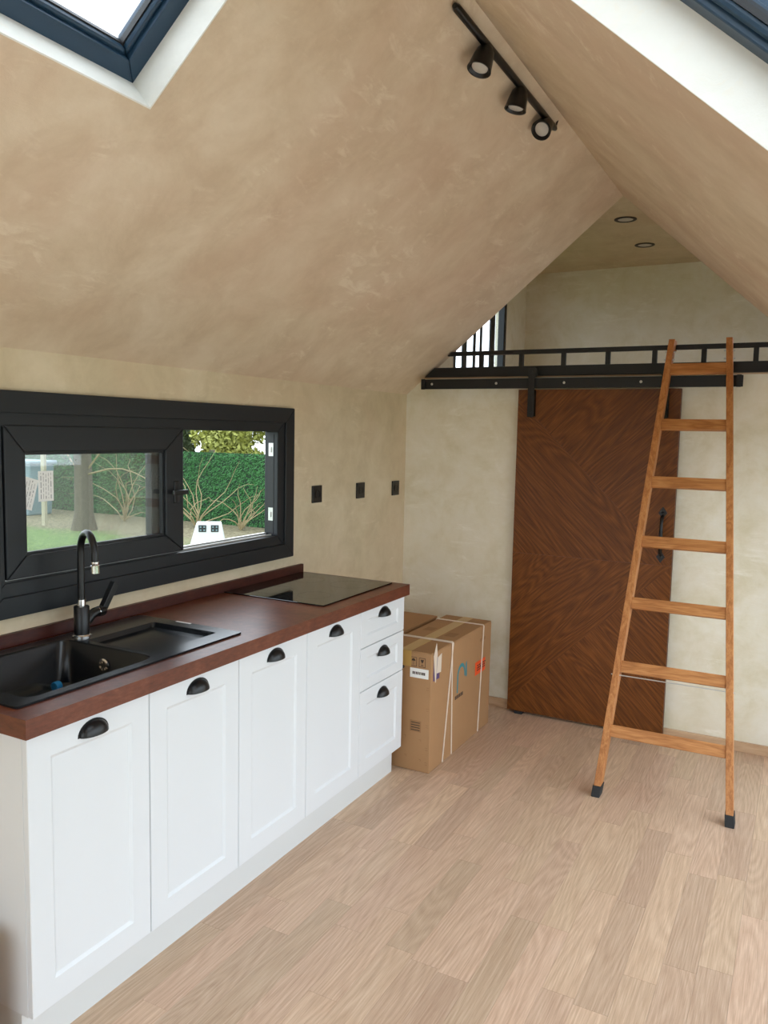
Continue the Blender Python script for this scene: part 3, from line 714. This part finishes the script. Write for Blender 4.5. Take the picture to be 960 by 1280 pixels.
# ------------------------------------------------------------------ cartons
c1 = thing('cardboard_box', 'large brown carton with white straps, orange sticker and white label', 'box', (.56, .43, 0), group='cartons behind the kitchen units'); c1['_w'] = tuple(c1.location)
cx0, cx1, cy0, cy1, cz = .425, .695, .045, .828, .572
MB().box(cx0, cx1, cy0, cy1, .0005, cz).build('carton', 'card', c1, bevel=.004)
xm = (cx0+cx1)/2
MB().box(cx0+.002, xm-.0015, cy0+.002, cy1-.002, cz, cz+.004).build('flap', 'card', c1, bevel=.001)
MB().box(xm+.0015, cx1-.002, cy0+.002, cy1-.002, cz, cz+.004).build('flap', 'card', c1, bevel=.001)
MB().box(xm-.03, xm+.03, cy0-.0008, cy1+.0008, cz+.004, cz+.0047).box(xm-.03, xm+.03, cy0-.0012, cy0-.0002, cz-.07, cz+.0047).build('tape', 'tape', c1)
def strap(yt, yb1, yb2=None):
    """twine over the top and down the room-side face"""
    m = MB()
    for yb in ([yb1] if yb2 is None else [yb1, yb2]):
        m.tube([(cx0-.003, yt, .01), (cx0-.003, yt, cz+.003), (cx0, yt, cz+.007), (cx1, yt, cz+.007), (cx1+.004, yt, cz+.002), (cx1+.0035, (yt+yb)/2, cz/2), (cx1+.0035, yb, .008)], .0034, 6)
        yt += .012
    m.build('strap', 'strap', c1)
strap(.275, .30, .19); strap(.70, .655)
T1 = lambda y0, y1, z0, z1: (cx1+.0002, cx1+.0010, y0, y1, z0, z1)
# room-side face prints
lb = MB().box(*T1(.60, .745, .325, .395)).build('sticker', 'orange', c1)
m = MB()
for k, (a, b_) in enumerate(((.345, .352), (.356, .366), (.370, .377))):
    yy = .625
    rr = random.Random(k)
    while yy < .73:
        ln = rr.uniform(.008, .02); m.box(cx1+.001, cx1+.0014, yy, yy+ln, a, b_); yy += ln+.006
m.build('print', 'ink', c1)
m = MB(); NP = 14
for k in range(NP):
    a0_, a1_ = pi*k/NP*1.05, pi*(k+1)/NP*1.05
    p = lambda a, r: (cx1+.0008, .41-r*cos(a)*1.1, .375+r*sin(a)*1.35)
    m.quad([p(a0_, .036), p(a1_, .036), p(a1_, .050), p(a0_, .050)])
m.quad([(cx1+.0008, .355, .30), (cx1+.0008, .370, .30), (cx1+.0008, .372, .375), (cx1+.0008, .357, .375)])
m.quad([(cx1+.0008, .47, .355), (cx1+.0008, .485, .36), (cx1+.0008, .48, .44), (cx1+.0008, .465, .43)])
m.build('marker_scrawl', 'teal', c1)
m = MB()
for k in range(6): m.box(*T1(.335+k*.018, .335+k*.018+.012, .272, .290))
m.build('print', 'ink', c1)
m = MB()
for k in range(5): m.box(*T1(.66+k*.017, .66+k*.017+.011, .495, .512))
m.build('print', 'card2', c1)
# end face (towards the units)
F = lambda x0, x1, z0, z1, d=.0008: (x0, x1, cy0-d, cy0-.0001, z0, z1)
MB().box(*F(.585, .680, .452, .497)).build('label', 'paper', c1)
m = MB(); rr = random.Random(3); xx = .598
while xx < .665: m.box(xx, xx+.006, cy0-.0012, cy0-.0008, .468, .481); xx += rr.uniform(.007, .011)
m.build('print', 'ink', c1)
m = MB()   # handling symbols: umbrella and glass in outline boxes
for bx0, bx1 in ((.585, .618), (.630, .663)):
    for a in ((bx0, bx1, .505, .507), (bx0, bx1, .547, .549), (bx0, bx0+.002, .505, .549), (bx1-.002, bx1, .505, .549)): m.box(*F(*a))
m.prism([(.591, cy0-.0008, .531), (.612, cy0-.0008, .531), (.608, cy0-.0008, .540), (.6015, cy0-.0008, .543), (.595, cy0-.0008, .540)], (0, .0007, 0))
m.box(*F(.6007, .6023, .512, .531)).prism([(.638, cy0-.0008, .541), (.655, cy0-.0008, .541), (.6505, cy0-.0008, .527), (.6425, cy0-.0008, .527)], (0, .0007, 0)).box(*F(.6458, .6472, .514, .527)).box(*F(.640, .653, .512, .515))
m.build('handling_symbol', 'ink', c1)
MB().box(*F(.590, .648, .192, .246)).build('print', 'card2', c1)
m = MB()
for k in range(4): m.box(*F(.596, .642, .198+k*.012, .202+k*.012, .0011))
m.build('print', 'ink', c1)
m = MB()
for x_, z_ in ((.56, .165), (.64, .155), (.565, .07), (.64, .06)): m.box(*F(x_, x_+.010, z_, z_+.002)).box(*F(x_+.008, x_+.010, z_-.008, z_))
for z_ in (.40, .30, .22, .11, .04): m.box(*F(.672, .684, z_, z_+.002)).box(*F(.672, .684, z_+.010, z_+.012))
tag(m.build('crease_mark', 'card2', c1), kind='stuff')
MB().prism([(.535+.02*cos(2*pi*k/14), cy0-.0007, .495+.012*sin(2*pi*k/14)) for k in range(14)], (0, .0006, 0)).build('hand_hole', 'anth_dark', c1)
# torn label wrapped round the corner
MB().box(*T1(.065, .135, .44, .545)).build('torn_label', 'purple', c1)
MB().prism([(cx1+.0012, .10, .47), (cx1+.0012, .15, .465), (cx1+.0012, .155, .555), (cx1+.0012, .11, .545)], (.0006, 0, 0)).prism([(cx1+.0022, .06, .56), (cx1+.0022, .09, .62), (cx1+.0032, .10, .56), (cx1+.0022, .092, .43), (cx1+.0022, .082, .43)], (.0006, 0, 0)).build('torn_tape', 'strap', c1)
m = MB()
for a in ((.50, .56, .33, .39), (.50, .56, .52, .58)): m.box(xm+.045, xm+.10, a[0]-.12, a[1]-.10, cz+.0041, cz+.0046) if a[2] < .4 else m.box(xm-.10, xm-.045, .44, .51, cz+.0041, cz+.0046)
tag(m.build('print', 'card2', c1), kind='stuff')
c2 = thing('cardboard_box', 'plain brown carton half hidden between wall and strapped carton', 'box', (.2, .5, 0), group='cartons behind the kitchen units'); c2['_w'] = tuple(c2.location)
MB().box(.03, .385, .06, .80, .0005, .565).build('carton', 'card', c2, bevel=.004)
MB().box(.032, .206, .062, .798, .565, .569).build('flap', 'card', c2); MB().box(.209, .383, .062, .798, .565, .569).build('flap', 'card', c2)
# cardboard sheet standing against the end of the units
cs = MB().prism([(.12, -2.20, .001), (.534, -2.20, .001), (.534, -2.20, .36), (.12, -2.20, .36)], (0, .10, 0)).build('carton', 'card')
c3 = thing('cardboard_box', 'low brown carton standing against the end panel of the sink cabinet', 'box', (.23, -2.15, 0)); c3['_w'] = tuple(c3.location)
cs.parent = c3; cs.matrix_parent_inverse = Matrix.Translation(-c3.location)
MB().box(.122, .532, -2.198, -2.152, .360, .363).build('flap', 'card2', c3); MB().box(.122, .532, -2.148, -2.102, .360, .363).build('flap', 'card2', c3)

# ------------------------------------------------------------------ track light
tl = thing('track_light', 'black ceiling bar with three adjustable spotlights along the ridge', 'spotlight', (1.2, -.53, 2.82)); tl['_w'] = tuple(tl.location)
bx_, bz_ = 1.196, 2.806
MB().tube([(bx_, -1.035, bz_), (bx_, -1.02, bz_), (bx_, -.03, bz_), (bx_, -.012, bz_)], [.008, .0125, .0125, .008], 14).build('bar', 'blackmetal', tl, smooth=True)
for yy in (-.88, -.18): MB().tube([(bx_, yy, bz_+.002), (bx_-.016, yy, bz_+.018)], .012, 10).build('bracket', 'blackmetal', tl)
MB().tube([(bx_+.003, -.02, bz_+.004), (bx_+.010, -.016, bz_+.03), (bx_+.013, -.014, bz_+.046)], .0035, 8).build('wire_end', 'blackmetal', tl)
for yy, dv in ((-.782, (-.0125, -.0195, -.0613)), (-.448, (-.0126, -.0061, -.0590)), (-.124, (-.0067, -.0440, -.0368))):
    j = Vector((bx_, yy, bz_-.016)); ax = Vector(dv).normalized(); Lh = Vector(dv).length
    MB().tube([Vector((bx_, yy, bz_)), j], .009, 10).build('swivel', 'blackmetal', tl)
    T = frame_from(j, ax)
    sh_ = MB().lathe([(.006, -.012), (.019, -.008), (.028, .006), (.033, .028), (.038, Lh), (.0395, Lh+.006), (.0345, Lh+.006), (.027, Lh-.004), (.002, Lh-.004)], T, 28).build('spot_head', 'blackmetal', tl, smooth=True)
    MB().lathe([(.0265, Lh-.0035), (.0265, Lh-.002), (.0245, Lh-.0005), (.001, Lh)], T, 28).build('lens', 'lens', tl, smooth=True)

# loft downlights
def downlight(xc, yc, lab):
    e = thing('recessed_downlight', lab, 'downlight', (xc, yc, ZC), group='downlights in the loft ceiling'); e['_w'] = tuple(e.location)
    T = frame_from((xc, yc, ZC-.0003), (0, 0, -1))
    MB().lathe([(.066, 0), (.066, .003), (.063, .005), (.047, .005), (.045, .001)], T, 36).build('trim_ring', 'ring', e, smooth=True)
    MB().lathe([(.0448, .001), (.0448, .003), (.002, .0035)], T, 36).build('lens', 'lens', e, smooth=True)
downlight(1.103, 1.807, 'round downlight in the loft ceiling closer to the roof ridge')
downlight(1.091, 2.512, 'round downlight in the loft ceiling closer to the loft end wall')

# ------------------------------------------------------------------ garden seen through the window
GZ = -.30
mg, n, l, b = newmat('garden_ground'); t = n.new('ShaderNodeTexCoord'); sp = n.new('ShaderNodeSeparateXYZ'); l.new(t.outputs['Object'], sp.inputs[0])
a = n.new('ShaderNodeTexNoise'); a.inputs['Scale'].default_value = 1.4; a.inputs['Detail'].default_value = 6; l.new(t.outputs['Object'], a.inputs['Vector'])
f_ = n.new('ShaderNodeTexNoise'); f_.inputs['Scale'].default_value = 25; f_.inputs['Detail'].default_value = 6; l.new(t.outputs['Object'], f_.inputs['Vector'])
gr_ = ramp(n, [(.3, s2l((56, 80, 32))), (.7, s2l((104, 124, 60)))]); l.new(f_.outputs['Fac'], gr_.inputs['Fac'])
dr_ = ramp(n, [(.3, s2l((70, 64, 44))), (.5, s2l((106, 98, 72))), (.7, s2l((140, 132, 104)))]); l.new(f_.outputs['Fac'], dr_.inputs['Fac'])
ma = n.new('ShaderNodeMath'); ma.operation = 'MULTIPLY_ADD'; l.new(a.outputs['Fac'], ma.inputs[0]); ma.inputs[1].default_value = 2.2; l.new(sp.outputs['Y'], ma.inputs[2])
mrr = n.new('ShaderNodeMapRange'); mrr.inputs['From Min'].default_value = 7.6; mrr.inputs['From Max'].default_value = 8.3; l.new(ma.outputs[0], mrr.inputs['Value'])
mx = n.new('ShaderNodeMix'); mx.data_type = 'RGBA'; l.new(mrr.outputs[0], mx.inputs[0]); l.new(gr_.outputs['Color'], mx.inputs[6]); l.new(dr_.outputs['Color'], mx.inputs[7])
l.new(mx.outputs[2], b.inputs['Base Color']); b.inputs['Roughness'].default_value = .9
M['ground'] = mg
struct(MB().box(-40, 30, -30, 40, GZ-.1, GZ).build('ground', 'ground'), 'lawn and bare earth outside the kitchen window')
tr_ = MB().box(XR+.13, 8, -10, 2.5, GZ-.05, -.06).box(-3, XR+.13, -10, YF-.13, GZ-.05, -.06).build('floor_bounce_slab', plain('pale_bounce_surface', (214, 206, 194), .8, noise=.06, nscale=4))  # unseen slab, added to reflect neutral light up through the glazed doors
struct(tr_, 'pale slab added outside to bounce daylight into the room')
# artificial hedge fence
FY = 9.3; FT = 1.13
fe = thing('hedge_fence', 'bright green artificial hedge fence at the end of the garden', 'fence', (-9, FY, GZ)); fe['_w'] = tuple(fe.location)
MB().box(-17, -2, FY, FY+.03, GZ, FT).build('backing', 'fence', fe)
m = MB(); rr = random.Random(2)
for k in range(26000):
    x_ = rr.uniform(-15, -4.5); z_ = rr.uniform(GZ, FT); L = rr.uniform(.04, .085); a_ = rr.uniform(0, 2*pi); w_ = .008
    p = Vector((x_, FY-.001, z_)); d_ = Vector((cos(a_)*.8, -rr.uniform(.3, .9), sin(a_)*.8)).normalized()*L; s_ = Vector((-sin(a_), 0, cos(a_)))*w_
    m.bm.faces.new([m.bm.verts.new(p-s_), m.bm.verts.new(p+s_), m.bm.verts.new(p+d_)])
tag(m.build('blades', 'blade', fe), kind='stuff')
for k in range(8): MB().box(-16.5+k*2, -16.42+k*2, FY+.03, FY+.11, GZ, FT+.05).build('post', 'bark', fe)
# bushes and trees beyond the fence
def leaves(m, c, r, n_, sz, rr):
    for k in range(n_):
        v = Vector((rr.gauss(0, 1), rr.gauss(0, 1), rr.gauss(0, 1))).normalized()*rr.random()**.4
        p = Vector((c[0]+v.x*r[0], c[1]+v.y*r[1], c[2]+v.z*r[2])); a_ = Vector((rr.gauss(0, 1), rr.gauss(0, 1), rr.gauss(0, 1))).normalized(); b2 = a_.orthogonal().normalized()
        s_ = sz*rr.uniform(.6, 1.4)
        m.bm.faces.new([m.bm.verts.new(q) for q in (p-a_*s_, p+b2*s_*.45, p+a_*s_, p-b2*s_*.45)])
def branches(m, base, h_, n_, rr, spread=.9, r0_=.03, yl=(-99, 99)):
    for k in range(n_):
        p = Vector(base); d_ = Vector((rr.gauss(0, spread*.5), rr.gauss(0, spread*.3), 1)).normalized(); pts = [p.copy()]; st = h_/7
        for s_ in range(7):
            d_ = (d_+Vector((rr.gauss(0, .28), rr.gauss(0, .28), rr.gauss(0, .12)-.03*s_))).normalized(); p = p+d_*st; p.y = min(max(p.y, yl[0]), yl[1]); pts.append(p.copy())
        m.tube(pts, [r0_*(1-.8*i/7) for i in range(8)], 5)
bush = [(-15.6, 11.3, 1.6, 'dark', 'dense dark green bush rising behind the hedge fence'), (-13.5, 11.4, 1.9, 'leaf', 'loose yellow-green tree behind the fence beyond the wooden stake'),
        (-11.4, 11.3, 1.6, 'dark', 'dark green bush behind the fence beside the big trunk'), (-9.6, 11.3, 1.8, 'leaf', 'yellow-green bush hanging over the hedge fence'),
        (-7.7, 11.4, 1.5, 'leaf', 'thin yellow-green bush with sky showing through'), (-5.4, 11.3, 1.7, 'dark', 'dark green bush at the far end of the hedge fence')]
for k, (x_, y_, h_, kd, lab) in enumerate(bush):
    e = thing('garden_bush', lab, 'bush', (x_, y_, GZ), group='bushes behind the fence'); e['_w'] = tuple(e.location)
    rr = random.Random(40+k)
    m = MB(); branches(m, (x_, y_, GZ), h_*1.3, 9, rr, .25, r0_=.02); m.build('branch', 'twig', e)
    m = MB()
    for q in range(13): leaves(m, (x_+rr.uniform(-.5, .5), y_+rr.uniform(-.3, .3), GZ+h_*.8+rr.uniform(-.5, .9)), (.45, .4, .42), 620 if kd == 'leaf' else 620, .065, rr)
    tag(m.build('foliage', 'leaf' if kd == 'leaf' else 'leafd', e), kind='stuff')
# tree with a thick trunk in front of the fence
e = thing('garden_tree', 'thick-trunked garden tree standing before the hedge fence', 'tree', (-9.57, 7.1, GZ)); e['_w'] = tuple(e.location)
MB().tube([(-9.57, 7.1, GZ), (-9.57, 7.1, GZ+.3), (-9.6, 7.12, GZ+1.2), (-9.62, 7.1, GZ+2.2), (-9.6, 7.2, GZ+3.6)], [.24, .17, .155, .15, .11], 12).build('trunk', 'bark', e, smooth=True)
m = MB(); rr = random.Random(9)
branches(m, (-9.6, 7.12, GZ+1.0), 2.2, 5, rr, 1.2, .02); m.build('branch', 'twig', e)
m = MB()
for q in range(12): leaves(m, (-9.6+rr.uniform(-1.2, 1.2), 6.3+rr.uniform(-.8, .5), GZ+3.9+rr.uniform(-.6, 1.0)), (.8, .8, .6), 260, .08, rr)  # crown lies out of view, spread out to shade the fence
leaves(m, (-9.75, 7.05, GZ+1.7), (.35, .3, .9), 160, .05, rr)
tag(m.build('foliage', 'leafd', e), kind='stuff')
# leafless shrubs
def dryshrub(x_, y_, h_, n_, seed, lab, r=.014):
    rr = random.Random(seed); m = MB(); branches(m, (x_, y_, GZ), h_, n_, rr, .55, r, (8.1, 9.15))
    tag(m.build('dry_shrub', 'twig'), lab, 'shrub', 'leafless shrubs in front of the fence')
dryshrub(-10.0, 8.5, 1.9, 12, 3, 'tall leafless shrub with arching twigs near the thick trunk', .013)
dryshrub(-8.2, 8.6, 1.6, 12, 5, 'leafless shrub with trailing vines against the green hedge')
dryshrub(-7.25, 8.75, .95, 12, 8, 'low dry shrub sprouting at the foot of the hedge')
# stake
tag(MB().prism([(-10.66, 7.05, GZ), (-10.57, 7.05, GZ), (-10.57, 7.05, 1.75), (-10.615, 7.05, 1.8), (-10.66, 7.05, 1.75)], (0, .06, 0)).build('wooden_stake', 'stake'), 'pale upright wooden stake on the lawn', 'stake')
# grey-blue bin behind the stake
e = thing('garden_bin', 'grey-blue plastic bin on the lawn behind the stake', 'bin', (-12.6, 8.3, GZ)); e['_w'] = tuple(e.location)
MB().prism([(-12.95, 8.0, GZ), (-12.25, 8.0, GZ), (-12.15, 8.0, .78), (-13.05, 8.0, .78)], (0, .6, 0)).build('bin_body', 'bin', e, bevel=.03)
MB().box(-13.1, -12.1, 7.95, 8.65, .78, .86).build('lid', 'bin', e, bevel=.03)
# white plastic crate with two vents
e = thing('white_crate', 'white plastic crate with two black four-hole vents outside the window', 'crate', (-5.6, 6.0, GZ)); e['_w'] = tuple(e.location)
CW = Matrix.Translation((-5.75, 6.05, GZ)) @ Matrix.Rotation(math.radians(38), 4, 'Z')
zt_ = .50
def cwp(*p): return CW @ Vector(p)
mm = MB()
lo = [(-.30, -.18, 0), (.30, -.18, 0), (.30, .18, 0), (-.30, .18, 0)]; hi = [(-.16, -.12, zt_), (.20, -.12, zt_), (.20, .12, zt_), (-.16, .12, zt_)]
va = [mm.bm.verts.new(cwp(*p)) for p in lo]; vb = [mm.bm.verts.new(cwp(*p)) for p in hi]
mm.bm.faces.new(va[::-1]); mm.bm.faces.new(vb)
for k in range(4):
    q = (k+1) % 4; mm.bm.faces.new((va[k], va[q], vb[q], vb[k]))
mm.build('crate_body', plain('grey_white_plastic', (186, 188, 188), .5, noise=.04), e, bevel=.015)
for xo in (-.07, .11):
    v_ = MB().box(xo-.055, xo+.055, -.142, -.122, zt_-.13, zt_-.03, CW).build('vent', 'anth_dark', e)
    for a_ in (-1, 1):
        for b_ in (-1, 1): MB().box(xo+a_*.026-.012, xo+a_*.026+.012, -.1445, -.142, zt_-.08+b_*.024-.012, zt_-.08+b_*.024+.012, CW).build('vent_hole', 'bin', v_)

for o in S.objects:
    if '_w' in o: del o['_w']
